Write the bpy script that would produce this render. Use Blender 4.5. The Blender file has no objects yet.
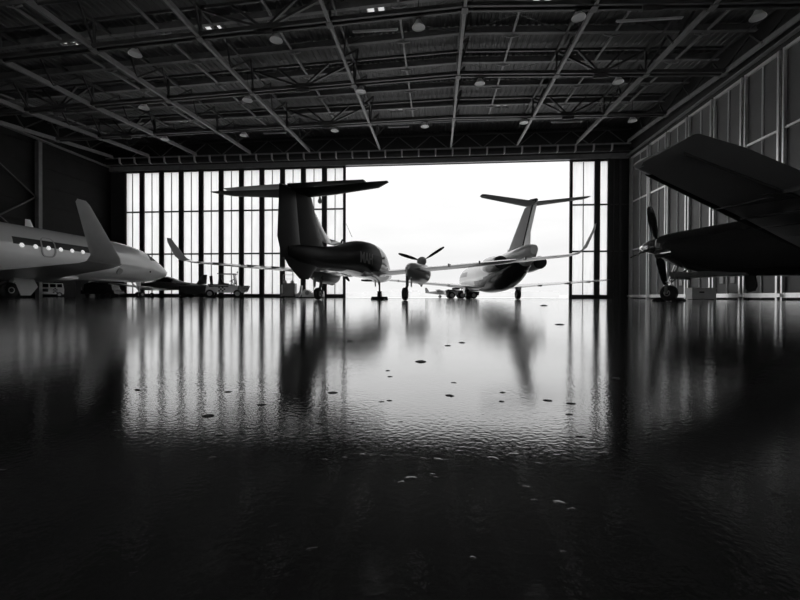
import bpy, math, random
from mathutils import Vector, Matrix
random.seed(7)
S = bpy.context.scene
PSI = math.radians(5.14)          # the hangar's long axis lies 5 degrees to the right of the camera axis
cP, sP = math.cos(PSI), math.sin(PSI)
def W(x, y, z=0.0):               # a spot given as metres right of / ahead of the camera -> world (hangar axes)
    return Vector((x*cP - y*sP, x*sP + y*cP, z))

# ------------------------------------------------------------------ camera
cam_d = bpy.data.cameras.new('camera'); cam = bpy.data.objects.new('camera', cam_d)
S.collection.objects.link(cam); S.camera = cam
cam_d.sensor_width = 36; cam_d.lens = 18.0; cam_d.clip_start = 0.01; cam_d.clip_end = 5000
cam.location = (0, 0, 0.10)
cam.matrix_world = (Matrix.Translation((0, 0, 0.10)) @ Matrix.Rotation(PSI, 4, 'Z') @
                    Matrix.Rotation(math.radians(90 - 0.40), 4, 'X') @ Matrix.Rotation(math.radians(0.20), 4, 'Z'))

# ------------------------------------------------------------------ sky
wd = bpy.data.worlds.new('overcast_sky'); S.world = wd; wd.use_nodes = True
nt = wd.node_tree; nt.nodes.clear()
N = nt.nodes.new
out = N('ShaderNodeOutputWorld'); bg = N('ShaderNodeBackground'); tc = N('ShaderNodeTexCoord')
sep = N('ShaderNodeSeparateXYZ'); ramp = N('ShaderNodeValToRGB'); noi = N('ShaderNodeTexNoise'); mp = N('ShaderNodeMapping')
mr = N('ShaderNodeMapRange'); mul = N('ShaderNodeMath'); mul.operation = 'MULTIPLY'
nt.links.new(tc.outputs['Generated'], sep.inputs[0]); nt.links.new(sep.outputs['Z'], ramp.inputs[0])
cr = ramp.color_ramp
cr.elements[0].position = 0.0; cr.elements[0].color = (0.52, 0.52, 0.52, 1)
cr.elements[1].position = 1.0; cr.elements[1].color = (2.0, 2.0, 2.0, 1)
for p, v in ((0.10, 0.51), (0.3, 0.62), (0.45, 0.8), (0.7, 1.5)):
    e = cr.elements.new(p); e.color = (v, v, v, 1)
nt.links.new(tc.outputs['Generated'], mp.inputs[0]); mp.inputs['Scale'].default_value = (2, 2, 9)
nt.links.new(mp.outputs[0], noi.inputs['Vector']); noi.inputs['Scale'].default_value = 1.3; noi.inputs['Detail'].default_value = 5
nt.links.new(noi.outputs[0], mr.inputs['Value']); mr.inputs['From Min'].default_value = 0.3; mr.inputs['From Max'].default_value = 0.7
mr.inputs['To Min'].default_value = 0.92; mr.inputs['To Max'].default_value = 1.04
nt.links.new(ramp.outputs[0], mul.inputs[0]); nt.links.new(mr.outputs[0], mul.inputs[1])
nt.links.new(mul.outputs[0], bg.inputs['Color']); bg.inputs['Strength'].default_value = 1.85
nt.links.new(bg.outputs[0], out.inputs[0])

# ------------------------------------------------------------------ exposure
vs = S.view_settings
vs.view_transform = 'Standard'; vs.look = 'None'; vs.exposure = 0.0; vs.gamma = 1.0; vs.use_curve_mapping = False
S.cycles.use_denoising = True
S.cycles.max_bounces = 8; S.cycles.diffuse_bounces = 4; S.cycles.glossy_bounces = 4; S.cycles.transmission_bounces = 6
S.cycles.transparent_max_bounces = 8

# ------------------------------------------------------------------ materials
def mat(name, v, rough=0.5, metal=0.0, var=0.15, scale=3.0, bump=0.0, trans=0.0, ior=1.5, coat=0.0, bscale=None):
    m = bpy.data.materials.new(name); m.use_nodes = True
    t = m.node_tree; b = t.nodes['Principled BSDF']
    co = t.nodes.new('ShaderNodeTexCoord'); n = t.nodes.new('ShaderNodeTexNoise'); r = t.nodes.new('ShaderNodeValToRGB')
    n.inputs['Scale'].default_value = scale; n.inputs['Detail'].default_value = 4
    t.links.new(co.outputs['Object'], n.inputs['Vector']); t.links.new(n.outputs[0], r.inputs[0])
    a, c = v*(1-var), v*(1+var)
    r.color_ramp.elements[0].position = .3; r.color_ramp.elements[1].position = .7
    r.color_ramp.elements[0].color = (a, a, a, 1); r.color_ramp.elements[1].color = (c, c, c, 1)
    t.links.new(r.outputs[0], b.inputs['Base Color'])
    b.inputs['Roughness'].default_value = rough; b.inputs['Metallic'].default_value = metal
    b.inputs['IOR'].default_value = ior
    if trans: b.inputs['Transmission Weight'].default_value = trans
    if coat: b.inputs['Coat Weight'].default_value = coat; b.inputs['Coat Roughness'].default_value = 0.05
    if bump:
        n2 = t.nodes.new('ShaderNodeTexNoise'); n2.inputs['Scale'].default_value = bscale or scale*6
        bp = t.nodes.new('ShaderNodeBump'); bp.inputs['Strength'].default_value = bump; bp.inputs['Distance'].default_value = 0.01
        t.links.new(co.outputs['Object'], n2.inputs['Vector']); t.links.new(n2.outputs[0], bp.inputs['Height'])
        t.links.new(bp.outputs[0], b.inputs['Normal'])
    return m
def glass(name, tint, gloss=0.08):
    m = bpy.data.materials.new(name); m.use_nodes = True; t = m.node_tree; t.nodes.clear()
    o = t.nodes.new('ShaderNodeOutputMaterial'); mx = t.nodes.new('ShaderNodeMixShader')
    tr = t.nodes.new('ShaderNodeBsdfTransparent'); gl = t.nodes.new('ShaderNodeBsdfGlossy'); fr = t.nodes.new('ShaderNodeFresnel')
    tr.inputs[0].default_value = (tint, tint, tint, 1); gl.inputs['Roughness'].default_value = 0.03; fr.inputs[0].default_value = 1.45
    t.links.new(fr.outputs[0], mx.inputs[0]); t.links.new(tr.outputs[0], mx.inputs[1]); t.links.new(gl.outputs[0], mx.inputs[2])
    t.links.new(mx.outputs[0], o.inputs[0]); return m
def frosted(name, v):
    m = bpy.data.materials.new(name); m.use_nodes = True; t = m.node_tree; t.nodes.clear()
    o = t.nodes.new('ShaderNodeOutputMaterial'); mx = t.nodes.new('ShaderNodeMixShader')
    tr = t.nodes.new('ShaderNodeBsdfTranslucent'); df = t.nodes.new('ShaderNodeBsdfDiffuse')
    co = t.nodes.new('ShaderNodeTexCoord'); mpn = t.nodes.new('ShaderNodeMapping'); n = t.nodes.new('ShaderNodeTexNoise'); r = t.nodes.new('ShaderNodeValToRGB')
    mpn.inputs['Scale'].default_value = (3.0, 3.0, 0.25); n.inputs['Scale'].default_value = 2.0
    t.links.new(co.outputs['Object'], mpn.inputs[0]); t.links.new(mpn.outputs[0], n.inputs['Vector']); t.links.new(n.outputs[0], r.inputs[0])
    a, c = v*.93, min(1, v*1.02)
    r.color_ramp.elements[0].position = .3; r.color_ramp.elements[1].position = .7
    r.color_ramp.elements[0].color = (a, a, a, 1); r.color_ramp.elements[1].color = (c, c, c, 1)
    t.links.new(r.outputs[0], tr.inputs[0]); df.inputs[0].default_value = (.35, .35, .35, 1)
    mx.inputs[0].default_value = 0.08
    t.links.new(tr.outputs[0], mx.inputs[1]); t.links.new(df.outputs[0], mx.inputs[2]); t.links.new(mx.outputs[0], o.inputs[0])
    return m

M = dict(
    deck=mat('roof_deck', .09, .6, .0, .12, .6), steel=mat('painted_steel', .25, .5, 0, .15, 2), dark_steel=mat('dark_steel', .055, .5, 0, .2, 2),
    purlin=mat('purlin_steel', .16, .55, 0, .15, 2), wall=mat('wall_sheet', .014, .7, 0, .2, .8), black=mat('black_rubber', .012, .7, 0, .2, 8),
    frame=mat('door_frame', .03, .5, 0, .2, 2), bright_frame=mat('aluminium_frame', .9, .38, .85, .08, 2), panel=mat('matt_panel', .13, .5, 0, .1, .8),
    panel_dark=mat('dark_panel', .03, .6, 0, .1, .8), lamp=mat('lamp_reflector', .75, .4, 0, .08, 6), white=mat('white_paint', .86, .25, 0, .03, 1.5, coat=.8),
    grey=mat('grey_paint', .42, .3, 0, .06, 1.5, coat=.2), dgrey=mat('dark_grey_paint', .10, .3, 0, .1, 1.5, coat=.3), bpaint=mat('black_paint', .02, .25, 0, .1, 1.5, coat=.3),
    hull_dark=mat('dark_backlit_hull', .012, .45, 0, .1, 1.5),  # shade of the backlit twin put into its hull colour
    chrome=mat('bare_metal', .8, .18, 1.0, .06, 4), metal=mat('brushed_metal', .5, .35, .9, .1, 6), tyre=mat('tyre', .015, .75, 0, .2, 10),
    apron=mat('wet_apron', .62, .28, 0, .06, .03), haze=mat('haze_pale_concrete', .6, .9, 0, .08, .02), tree=mat('haze_pale_trees', .75, .95, 0, .2, .05),  # distance haze put into the pale building and tree colours
    chip=mat('paint_chip', .05, .16, 0, .3, 60, bump=.15, coat=1.0, ior=1.9), dark_glass=mat('dark_glass', .01, .06, 0, .1, 2), tail_pipe=mat('sooty_pipe', .03, .6, .4, .2, 5),
    mid=mat('pale_wing_paint', .24, .35, 0, .06, 1.5), shade=mat('matt_dark_glass', .01, .55, 0, .1, 2), light_grey=mat('light_grey_sheet', .6, .5, 0, .06, 3), letter=mat('black_lettering', .01, .5, 0, .1, 5), marking=mat('dark_marking', .02, .4, 0, .1, 5),
)
M['wall'].node_tree.nodes['Principled BSDF'].inputs['Specular IOR Level'].default_value = .2
M['hull_dark'].node_tree.nodes['Principled BSDF'].inputs['Specular IOR Level'].default_value = .15
M['bpaint'].node_tree.nodes['Principled BSDF'].inputs['Coat Weight'].default_value = .1
M['glass'] = glass('clear_canopy', .88); M['smoke'] = glass('tinted_window', .25)
M['frost'] = frosted('frosted_panel', .92); M['sky_frost'] = frosted('skylight_panel', .6)

lw = mat('glowing_cabin_window', .8, .3, 0, .02, 4); lw.node_tree.nodes['Principled BSDF'].inputs['Emission Color'].default_value = (1, 1, 1, 1)
lw.node_tree.nodes['Principled BSDF'].inputs['Emission Strength'].default_value = .6; M['glow_window'] = lw  # glow added to the panes so that they look bright
# floor: dark glossy epoxy with orange peel
def floor_mat():
    m = bpy.data.materials.new('epoxy_floor'); m.use_nodes = True; t = m.node_tree; b = t.nodes['Principled BSDF']; L = t.links.new
    co = t.nodes.new('ShaderNodeTexCoord')
    n1 = t.nodes.new('ShaderNodeTexNoise'); n1.inputs['Scale'].default_value = 1.2; n1.inputs['Detail'].default_value = 6
    r = t.nodes.new('ShaderNodeValToRGB'); r.color_ramp.elements[0].position = .3; r.color_ramp.elements[1].position = .75
    r.color_ramp.elements[0].color = (.022,)*3+(1,); r.color_ramp.elements[1].color = (.034,)*3+(1,)
    L(co.outputs['Object'], n1.inputs['Vector']); L(n1.outputs[0], r.inputs[0]); L(r.outputs[0], b.inputs['Base Color'])
    b.inputs['IOR'].default_value = FLOOR_IOR; b.inputs['Coat Weight'].default_value = 1.0; b.inputs['Coat IOR'].default_value = 1.42; b.inputs['Coat Roughness'].default_value = .07
    n3 = t.nodes.new('ShaderNodeTexNoise'); n3.inputs['Scale'].default_value = .7; n3.inputs['Detail'].default_value = 5
    rr = t.nodes.new('ShaderNodeMapRange'); rr.inputs['To Min'].default_value = FLOOR_R[0]; rr.inputs['To Max'].default_value = FLOOR_R[1]
    rr.inputs['From Min'].default_value = .3; rr.inputs['From Max'].default_value = .7
    L(co.outputs['Object'], n3.inputs['Vector']); L(n3.outputs[0], rr.inputs['Value']); L(rr.outputs[0], b.inputs['Roughness'])
    n2 = t.nodes.new('ShaderNodeTexNoise'); n2.inputs['Scale'].default_value = 230; n2.inputs['Detail'].default_value = 2
    n4 = t.nodes.new('ShaderNodeTexNoise'); n4.inputs['Scale'].default_value = 9; n4.inputs['Detail'].default_value = 2
    L(co.outputs['Object'], n2.inputs['Vector']); L(co.outputs['Object'], n4.inputs['Vector'])
    b1 = t.nodes.new('ShaderNodeBump'); b1.inputs['Strength'].default_value = 1.0; b1.inputs['Distance'].default_value = FLOOR_B[0]
    b2 = t.nodes.new('ShaderNodeBump'); b2.inputs['Strength'].default_value = 1.0; b2.inputs['Distance'].default_value = FLOOR_B[1]
    L(n2.outputs[0], b1.inputs['Height']); L(n4.outputs[0], b2.inputs['Height']); L(b1.outputs[0], b2.inputs['Normal']); L(b2.outputs[0], b.inputs['Normal']); L(b2.outputs[0], b.inputs['Coat Normal'])
    return m
FLOOR_IOR = 1.62; FLOOR_R = (.08, .13); FLOOR_B = (.00013, .0003)
M['floor'] = floor_mat()

# ------------------------------------------------------------------ mesh helpers
class MB:
    def __init__(s): s.v = []; s.f = []
    def add(s, vs_, fs_):
        o = len(s.v); s.v += [tuple(p) for p in vs_]; s.f += [tuple(i+o for i in f) for f in fs_]; return s
    def box(s, c, d, rot=None):
        c = Vector(c); h = [k/2 for k in d]; vs_ = []
        for z in (-1, 1):
            for y in (-1, 1):
                for x in (-1, 1):
                    p = Vector((x*h[0], y*h[1], z*h[2]))
                    if rot is not None: p = rot @ p
                    vs_.append(c+p)
        return s.add(vs_, [(0, 2, 3, 1), (4, 5, 7, 6), (0, 1, 5, 4), (2, 6, 7, 3), (0, 4, 6, 2), (1, 3, 7, 5)])
    def bar(s, a, b, w, h=None, up=(0, 0, 1)):
        a, b = Vector(a), Vector(b); h = h or w; d = (b-a).normalized(); u = Vector(up)
        if abs(d.dot(u)) > .98: u = Vector((0, 1, 0))
        r = d.cross(u).normalized(); u = r.cross(d); vs_ = []
        for p in (a, b):
            for i, j in ((-1, -1), (1, -1), (1, 1), (-1, 1)): vs_.append(p + r*i*w/2 + u*j*h/2)
        return s.add(vs_, [(0, 1, 2, 3), (7, 6, 5, 4), (0, 4, 5, 1), (1, 5, 6, 2), (2, 6, 7, 3), (3, 7, 4, 0)])
    def rings(s, rs, cap=True, closed=True):
        n = len(rs[0]); vs_ = [p for r in rs for p in r]; fs_ = []
        for k in range(len(rs)-1):
            for i in range(n if closed else n-1):
                j = (i+1) % n; fs_.append((k*n+i, k*n+j, (k+1)*n+j, (k+1)*n+i))
        if cap: fs_.append(tuple(range(n))[::-1]); fs_.append(tuple(range((len(rs)-1)*n, len(rs)*n)))
        return s.add(vs_, fs_)
    def tube(s, a, b, r0, r1=None, n=12, cap=True):
        a, b = Vector(a), Vector(b); r1 = r0 if r1 is None else r1; d = (b-a).normalized()
        u = Vector((0, 0, 1)) if abs(d.z) < .9 else Vector((1, 0, 0)); x = d.cross(u).normalized(); y = d.cross(x)
        return s.rings([[p + (x*math.cos(t)+y*math.sin(t))*r for t in [2*math.pi*i/n for i in range(n)]] for p, r in ((a, r0), (b, r1))], cap)
    def lathe(s, c, ax, prof, n=20, cap=True):       # prof: (distance along the axis, radius)
        c = Vector(c); d = Vector(ax).normalized(); u = Vector((0, 0, 1)) if abs(d.z) < .9 else Vector((1, 0, 0))
        x = d.cross(u).normalized(); y = d.cross(x)
        return s.rings([[c + d*h + (x*math.cos(t)+y*math.sin(t))*max(r, .0005) for t in [2*math.pi*i/n for i in range(n)]] for h, r in prof], cap)
    def prism(s, pts, a, b, axis='x'):               # polygon in the plane across the axis
        def P(u, w, t): return (t, u, w) if axis == 'x' else ((u, t, w) if axis == 'y' else (u, w, t))
        n = len(pts); vs_ = [P(u, w, a) for u, w in pts] + [P(u, w, b) for u, w in pts]
        return s.add(vs_, [tuple(range(n))[::-1], tuple(range(n, 2*n))] + [(i, (i+1) % n, n+(i+1) % n, n+i) for i in range(n)])
    def build(s, name, m, parent=None, smooth=False, loc=None, rz=0, bevel=0, angle=35):
        me = bpy.data.meshes.new(name); me.from_pydata(s.v, [], s.f); me.validate(); me.update()
        import bmesh
        bm = bmesh.new(); bm.from_mesh(me); bmesh.ops.recalc_face_normals(bm, faces=bm.faces); bm.to_mesh(me); bm.free()
        me.materials.append(M[m] if isinstance(m, str) else m)
        o = bpy.data.objects.new(name, me); S.collection.objects.link(o)
        if parent is not None: o.parent = parent
        if loc is not None: o.location = loc
        o.rotation_euler.z = rz
        if smooth:
            for p in me.polygons: p.use_smooth = True
            try: me.set_sharp_from_angle(angle=math.radians(angle))
            except Exception: pass
        if bevel:
            bv = o.modifiers.new('bevel', 'BEVEL'); bv.width = bevel; bv.segments = 2; bv.limit_method = 'ANGLE'
        return o
def tag(o, label=None, cat=None, group=None, kind=None):
    if label: o['label'] = label
    if cat: o['category'] = cat
    if group: o['group'] = group
    if kind: o['kind'] = kind
    return o
def empty(name, loc, rz=0.0, **k):
    o = bpy.data.objects.new(name, None); S.collection.objects.link(o); o.empty_display_size = .3
    o.location = loc; o.rotation_euler.z = rz; return tag(o, **k)
def copy_tree(o, parent=None):
    c = o.copy(); S.collection.objects.link(c)
    if parent is not None: c.parent = parent
    for ch in list(o.children): copy_tree(ch, c)
    return c
def text(name, body, size, m, parent, mtx, depth=.002, bold=.012):
    cu = bpy.data.curves.new(name, 'FONT'); cu.body = body; cu.size = size; cu.extrude = depth; cu.align_x = 'CENTER'; cu.align_y = 'CENTER'
    cu.offset = bold; t_ = bpy.data.objects.new(name, cu); me = bpy.data.meshes.new_from_object(t_); bpy.data.objects.remove(t_)
    me.materials.clear(); me.materials.append(M[m]); o = bpy.data.objects.new(name, me); S.collection.objects.link(o); o.parent = parent; o.matrix_local = mtx; return o
def struct(mb, name, m, label=None, parent=None, **k):
    o = mb.build(name, m, parent, **k); o['kind'] = 'structure'
    if label: o['label'] = label; o['category'] = name.split('_')[0]
    return o

# ================================================================== THE HANGAR
YD = 42.0                    # door line
XL, XR = -36.5, 19.2         # side walls
YB = -10.0                   # rear wall
RIDGE = 1.5
def roof(x, y, h=17.3): return h - .05*abs(x-RIDGE)*min(1, max(.05, (41-y)/17))
def chord(x, y): return roof(x, y, 15.4)

o = MB().box(((XL+XR)/2, (YB+YD)/2, -.1), (XR-XL+.6, YD-YB+.6, .2)); struct(o, 'floor', 'floor', 'dark glossy epoxy floor of the hangar')
# apron outside, with a joint line pattern in its material
MB().add([(-900, YD+.3, -.03), (900, YD+.3, -.03), (900, 1500, -.03), (-900, 1500, -.03)], [(0, 1, 2, 3)]).build('apron_floor', 'apron')
bpy.data.objects['apron_floor']['kind'] = 'structure'; bpy.data.objects['apron_floor']['label'] = 'bright wet concrete apron outside the hangar'

# skylights (x, y) centres, two narrow panes each
SKY = [(-23.2, 23.6), (-13.7, 23.4), (-3.6, 23.6), (6.0, 23.6), (-24.4, 36.7), (-14.0, 36.5), (-3.7, 36.5), (5.8, 36.5), (14.5, 36.5)]
SW, SL = .42, .95
def in_sky(x, y):
    for sx, sy in SKY:
        if abs(y-sy) < SL/2 and (abs(x-sx-.33) < SW/2 or abs(x-sx+.33) < SW/2): return True
    return False
xs = []; x = XL-.2
while x < XR+.2:
    xs += [(x, 0), (x+.16, 0), (x+.2, .06), (x+.36, .06)]; x += .40
ys = sorted({YB-.2, YD+1.4} | {v for _, y in SKY for v in (y-SL/2, y+SL/2)})
ys2 = []
for a, b in zip(ys, ys[1:]):
    n = max(1, int((b-a)/3)); ys2 += [a+(b-a)*i/n for i in range(n)]
ys2.append(ys[-1])
def in_sky_cell(x0, x1, yc):
    return in_sky((x0+x1)/2, yc)
vv = [(x, y, roof(x, y)+h) for y in ys2 for x, h in xs]; ff = []; n = len(xs)
for j in range(len(ys2)-1):
    for i in range(n-1):
        if not in_sky_cell(xs[i][0], xs[i+1][0], (ys2[j]+ys2[j+1])/2): ff.append((j*n+i, j*n+i+1, (j+1)*n+i+1, (j+1)*n+i))
MB2 = MB(); MB2.add(vv, ff)
# upper skin so the roof has thickness, cut round the skylights too
vv2 = [(x, y, roof(x, y)+.25) for y in ys2 for x, h in xs]; MB2.add(vv2, ff)
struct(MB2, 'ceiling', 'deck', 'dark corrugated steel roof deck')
for i, (sx, sy) in enumerate(SKY):
    b = MB(); b.box((sx-.33, sy, roof(sx, sy)+.2), (SW+.1, SL, .02)); b.box((sx+.33, sy, roof(sx, sy)+.2), (SW+.1, SL, .02))
    w = struct(b, 'window_%d' % (i+1), 'sky_frost', 'small pale skylight in the roof deck')
    f = MB()
    for e in (-1, 1):
        f.bar((sx-.6, sy+e*SL/2, roof(sx, sy)+.1), (sx+.6, sy+e*SL/2, roof(sx, sy)+.1), .04, .2); f.bar((sx+e*.6, sy-SL/2, roof(sx, sy)+.1), (sx+e*.6, sy+SL/2, roof(sx, sy)+.1), .04, .2)
    f.bar((sx, sy-SL/2, roof(sx, sy)+.12), (sx, sy+SL/2, roof(sx, sy)+.12), .22, .16)
    f.build('window_frame', 'dark_steel', w)

# side and rear walls
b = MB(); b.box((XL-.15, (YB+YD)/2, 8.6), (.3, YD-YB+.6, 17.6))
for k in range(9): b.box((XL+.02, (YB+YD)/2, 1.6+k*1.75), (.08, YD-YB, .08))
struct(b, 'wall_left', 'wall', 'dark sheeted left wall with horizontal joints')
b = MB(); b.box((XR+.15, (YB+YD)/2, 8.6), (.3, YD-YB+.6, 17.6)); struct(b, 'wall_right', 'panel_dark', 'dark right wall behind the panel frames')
b = MB(); b.box(((XL+XR)/2, YB-.15, 14.0), (XR-XL+.6, .3, 7.0)); b.box((XL+3, YB-.15, 5.2), (6, .3, 10.6)); b.box((XR-3, YB-.15, 5.2), (6, .3, 10.6))
for k in range(1, 9): b.box((XL+6+k*4.8, YB-.15, 5.2), (.5, .3, 10.6))
struct(b, 'wall_rear', 'wall', 'dark rear wall of the hangar with added light panels')
b = MB(); b.box(((XL+XR)/2, YB-.2, 5.4), (XR-XL-12, .03, 10.8)); struct(b, 'window_20', 'frost', 'row of tall frosted light panels added behind the camera')  # unseen frosted panels, added to let light in from behind
# wall over and beside the big door
DX0, DX1 = -34.6, 16.0; DH = 14.05
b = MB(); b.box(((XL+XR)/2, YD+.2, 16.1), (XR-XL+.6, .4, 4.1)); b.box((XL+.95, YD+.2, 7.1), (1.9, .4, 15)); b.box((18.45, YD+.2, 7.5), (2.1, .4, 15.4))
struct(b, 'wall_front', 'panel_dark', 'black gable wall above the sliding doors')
b = MB(); b.box(((XL+XR)/2, YD-.0, 14.3), (XR-XL, .5, .5)); struct(b, 'trim_1', 'steel', 'pale soffit beam over the door opening')
b = MB(); b.box(((XL+XR)/2, YD-.7, 14.72), (XR-XL, .3, .3)); struct(b, 'trim_2', 'dark_steel', 'dark door guide rail over the opening')
b = MB(); b.box(((XL+XR)/2, YD+.05, .012), (XR-XL, .1, .024)); struct(b, 'trim_3', 'dark_steel', 'floor track of the sliding doors')

# sliding door leaves, each with frame, mullion, rails and frosted panes
def leaf(x0, x1, y, idx, dark=False, label=''):
    w = x1-x0; d = empty('door_%d' % idx, (x0, y, 0)); d['kind'] = 'structure'; d['label'] = label; d['category'] = 'door'
    f = MB(); fw = .27
    f.box((fw/2, 0, DH/2), (fw, .22, DH)); f.box((w-fw/2, 0, DH/2), (fw, .22, DH))
    f.box((w/2, 0, .2), (w, .2, .4)); f.box((w/2, 0, DH-.1), (w, .2, .2))
    f.build('door_frame', 'frame', d)
    for z in (4.8, 9.5):
        MB().box((w/2, 0, z), (w-2*fw, .12, .15)).build('cross_rail', 'frame', d)
    if idx != 13: MB().box((w/2, 0, DH/2), (.07, .08, DH-.5)).build('mullion', 'dark_steel', d)
    for z0, z1 in ((.4, 4.72), (4.88, 9.42), (9.58, DH-.2)):
        MB().box((w/2, .03, (z0+z1)/2), (w-2*fw, .02, z1-z0)).build('pane', 'frost' if not dark else 'panel_dark', d)
    return d
bay = 2.31
x1 = -9.62
for k in range(11):
    leaf(x1-(k+1)*bay, x1-k*bay, YD, k+1, False, 'tall frosted hangar door leaf, %s to the left of the opening' % ['first', 'second', 'third', 'fourth', 'fifth', 'sixth', 'seventh', 'eighth', 'ninth', 'tenth', 'last'][k])
leaf(13.45, 13.45+2.68, YD, 12, False, 'tall frosted hangar door leaf at the right of the opening')
leaf(16.13, 16.13+1.27, YD, 13, False, 'narrow frosted door leaf beside the dark corner')

b = MB(); b.box((18.35, YD-.05, 7), (.16, .12, 14))
for z in (4.8, 9.5): b.box((18.3, YD-.04, z), (1.9, .08, .12))
for z in (17.75,): b.box((z, YD-.03, 7), (.05, .06, 14))
struct(b, 'trim_60', 'dark_steel', 'dim post and rails on the dark strip right of the last door leaf')
# right wall: framed panels
RP = [YB+.3] + [YD - 2.64*k for k in range(18, -1, -1) if YD-2.64*k > YB+2]
n_trim = 4
cols = [YD-.6, 38.1]+[35.25-2.76*k for k in range(0, 16)]
for k, yc in enumerate(cols):
    b = MB(); b.box((XR-.12, yc, 6.95), (.24, .13, 13.9)); b.box((XR-.12, yc-.34, 6.95), (.24, .10, 13.9))
    o_ = struct(b, 'trim_%d' % n_trim, 'bright_frame', 'pale upright double frame post on the right wall'); n_trim += 1
    MB().box((XR-.06, yc-.17, 6.95), (.1, .22, 13.9)).build('groove', 'frame', o_)
    MB().box((XR-.2, yc-.17, .28), (.35, .5, .2)).build('post_shoe', 'bright_frame', o_)
    if k < len(cols)-1:
        y0, y1 = cols[k+1], yc-.34
        p = MB(); p.box((XR-.04, (y0+y1)/2, 6.95), (.06, y1-y0, 13.7)); pn = struct(p, 'trim_%d' % n_trim, 'panel', 'grey sheet panel between the posts of the right wall'); n_trim += 1
        for z in (4.8, 9.5): MB().box((XR-.12, (y0+y1)/2, z), (.12, y1-y0, .13)).build('cross_rail', 'bright_frame', pn)
        MB().box((XR-.1, (y0+y1)/2, 6.95), (.08, .07, 13.7)).build('mullion', 'light_grey', pn)
        MB().box((XR-.14, (y0+y1)/2, .28), (.16, y1-y0, .26)).build('bottom_rail', 'bright_frame', pn)
        MB().box((XR-.14, (y0+y1)/2, 13.82), (.16, y1-y0, .16)).build('top_rail', 'light_grey', pn)
        if k in (2, 4):
            for e in (-.5, .5):
                MB().box((XR-.1, (y0+y1)/2+e, 1.6), (.06, .34, 1.0)).build('hatch_window', 'light_grey', pn)
b = MB(); b.box((XR-.25, (YB+YD)/2, 14.3), (.3, YD-YB, .07))
struct(b, 'trim_%d' % n_trim, 'steel', 'long pale rail along the top of the right wall'); n_trim += 1
# left wall columns and braces
lc = [33.5, 26.8, 20.1, 13.4, 6.7]
for i, yc in enumerate(lc):
    b = MB(); b.box((XL+.3, yc, 7.1), (.4, .34, 14.2)); o_ = struct(b, 'trim_%d' % n_trim, 'purlin', 'steel column against the left wall'); n_trim += 1
for (ya, za, yb, zb) in ((33.3, 9.1, 30.2, 6.8), (30.2, 6.8, 27.0, 9.1), (30.2, 11.2, 33.3, 9.1), (27.0, 9.1, 30.2, 11.2), (30.2, 6.8, 33.3, 4.5)):
    b = MB(); b.bar((XL+.25, ya, za), (XL+.25, yb, zb), .10); struct(b, 'trim_%d' % n_trim, 'dark_steel', 'slanting wind brace on the left wall'); n_trim += 1
b = MB(); b.box((XL+.35, (YB+YD)/2, 14.4), (.4, YD-YB, .10)); struct(b, 'trim_%d' % n_trim, 'purlin', 'pale rail along the top of the left wall'); n_trim += 1

# ================================================================== ROOF STEEL
BX = [-35.2, -31.0, -25.6, -19.6, -13.2, -5.8, 1.45, 8.0, 13.7, 18.5]
TY = [8.2, 14.8, 21.4, 27.8, 34.4]
ordn = ['nearest the camera', 'second from the camera', 'third from the camera', 'second from the doors', 'nearest the doors']
for i, y in enumerate(TY):
    t = empty('roof_truss', (0, y, 0), label='dark steel roof truss across the hangar, %s' % ordn[i], cat='roof truss', group='cross trusses of the roof')
    b = MB()
    for e in (-.19, .19):
        for xa, xb in ((XL+.3, RIDGE), (RIDGE, XR-.3)): b.bar((xa, e, chord(xa, y)), (xb, e, chord(xb, y)), .13, .22)
    b.build('bottom_chord', 'dark_steel', t)
    b = MB()
    for xa, xb in ((XL+.3, RIDGE), (RIDGE, XR-.3)): b.bar((xa, 0, roof(xa, y)-.30), (xb, 0, roof(xb, y)-.30), .12, .16)
    b.build('top_chord', 'dark_steel', t)
    for k, (xa, xb) in enumerate(zip(BX, BX[1:])):
        xm = (xa+xb)/2; bm_ = (xm, 0, chord(xm, y))
        if k in (1, 4, 7):
            MB().box(bm_, (.95, .1, .6)).build('gusset_plate', 'dark_steel', t)
            for q in (xa, (xa*.5+xm*.5), (xb*.5+xm*.5), xb):
                MB().bar(bm_, (q, 0, roof(q, y)-.4), .13).build('diagonal_brace', 'dark_steel', t)
        MB().bar((xa, 0, chord(xa, y)), (xa, 0, roof(xa, y)-.4), .12).build('upright', 'dark_steel', t)
side = ['along the left wall', 'first from the left wall', 'second from the left wall', 'third from the left wall', 'fourth from the left wall', 'left of the centre one',
        'under the ridge at the centre', 'right of the centre one', 'second from the right wall', 'along the right wall']
GY = [YB+.5, 8.2, 14.8, 21.4, 27.8, 34.4, YD-1.2]
for i, x in enumerate(BX):
    t = empty('longitudinal_girder', (x, 0, 0), label='pale steel girder running to the doors, %s' % side[i], cat='girder', group='lengthwise girders of the roof')
    w_ = .17 if 0 < i < 9 else .12
    b = MB(); b2 = MB()
    for ya, yb in zip(GY, GY[1:]):
        b.bar((0, ya, chord(x, ya)-.12), (0, yb, chord(x, yb)-.12), w_, .10); b.bar((0, ya, chord(x, ya)+.03), (0, yb, chord(x, yb)+.03), .06, .24)
        b2.bar((.0, ya, roof(x, ya)-.4), (0, yb, roof(x, yb)-.4), .13, .18)
    b.build('bottom_flange', 'steel', t); b2.build('top_chord', 'dark_steel', t)
    y = 8.2; ye = .55
    while y < YD-3:
        for (ya, yb) in ((y, y+1.65), (y+3.3, y+1.65)):
            if ya < YD-1.2: MB().bar((0, ya, chord(x, ya)+.1), (ye, yb, roof(x, yb)-.4), .10).build('diagonal_brace', 'dark_steel', t)
        y += 3.3
    for y in TY:
        MB().box((0, y, chord(x, y)-.19), (.34, .45, .04)).build('splice_plate', 'purlin', t)
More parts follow.
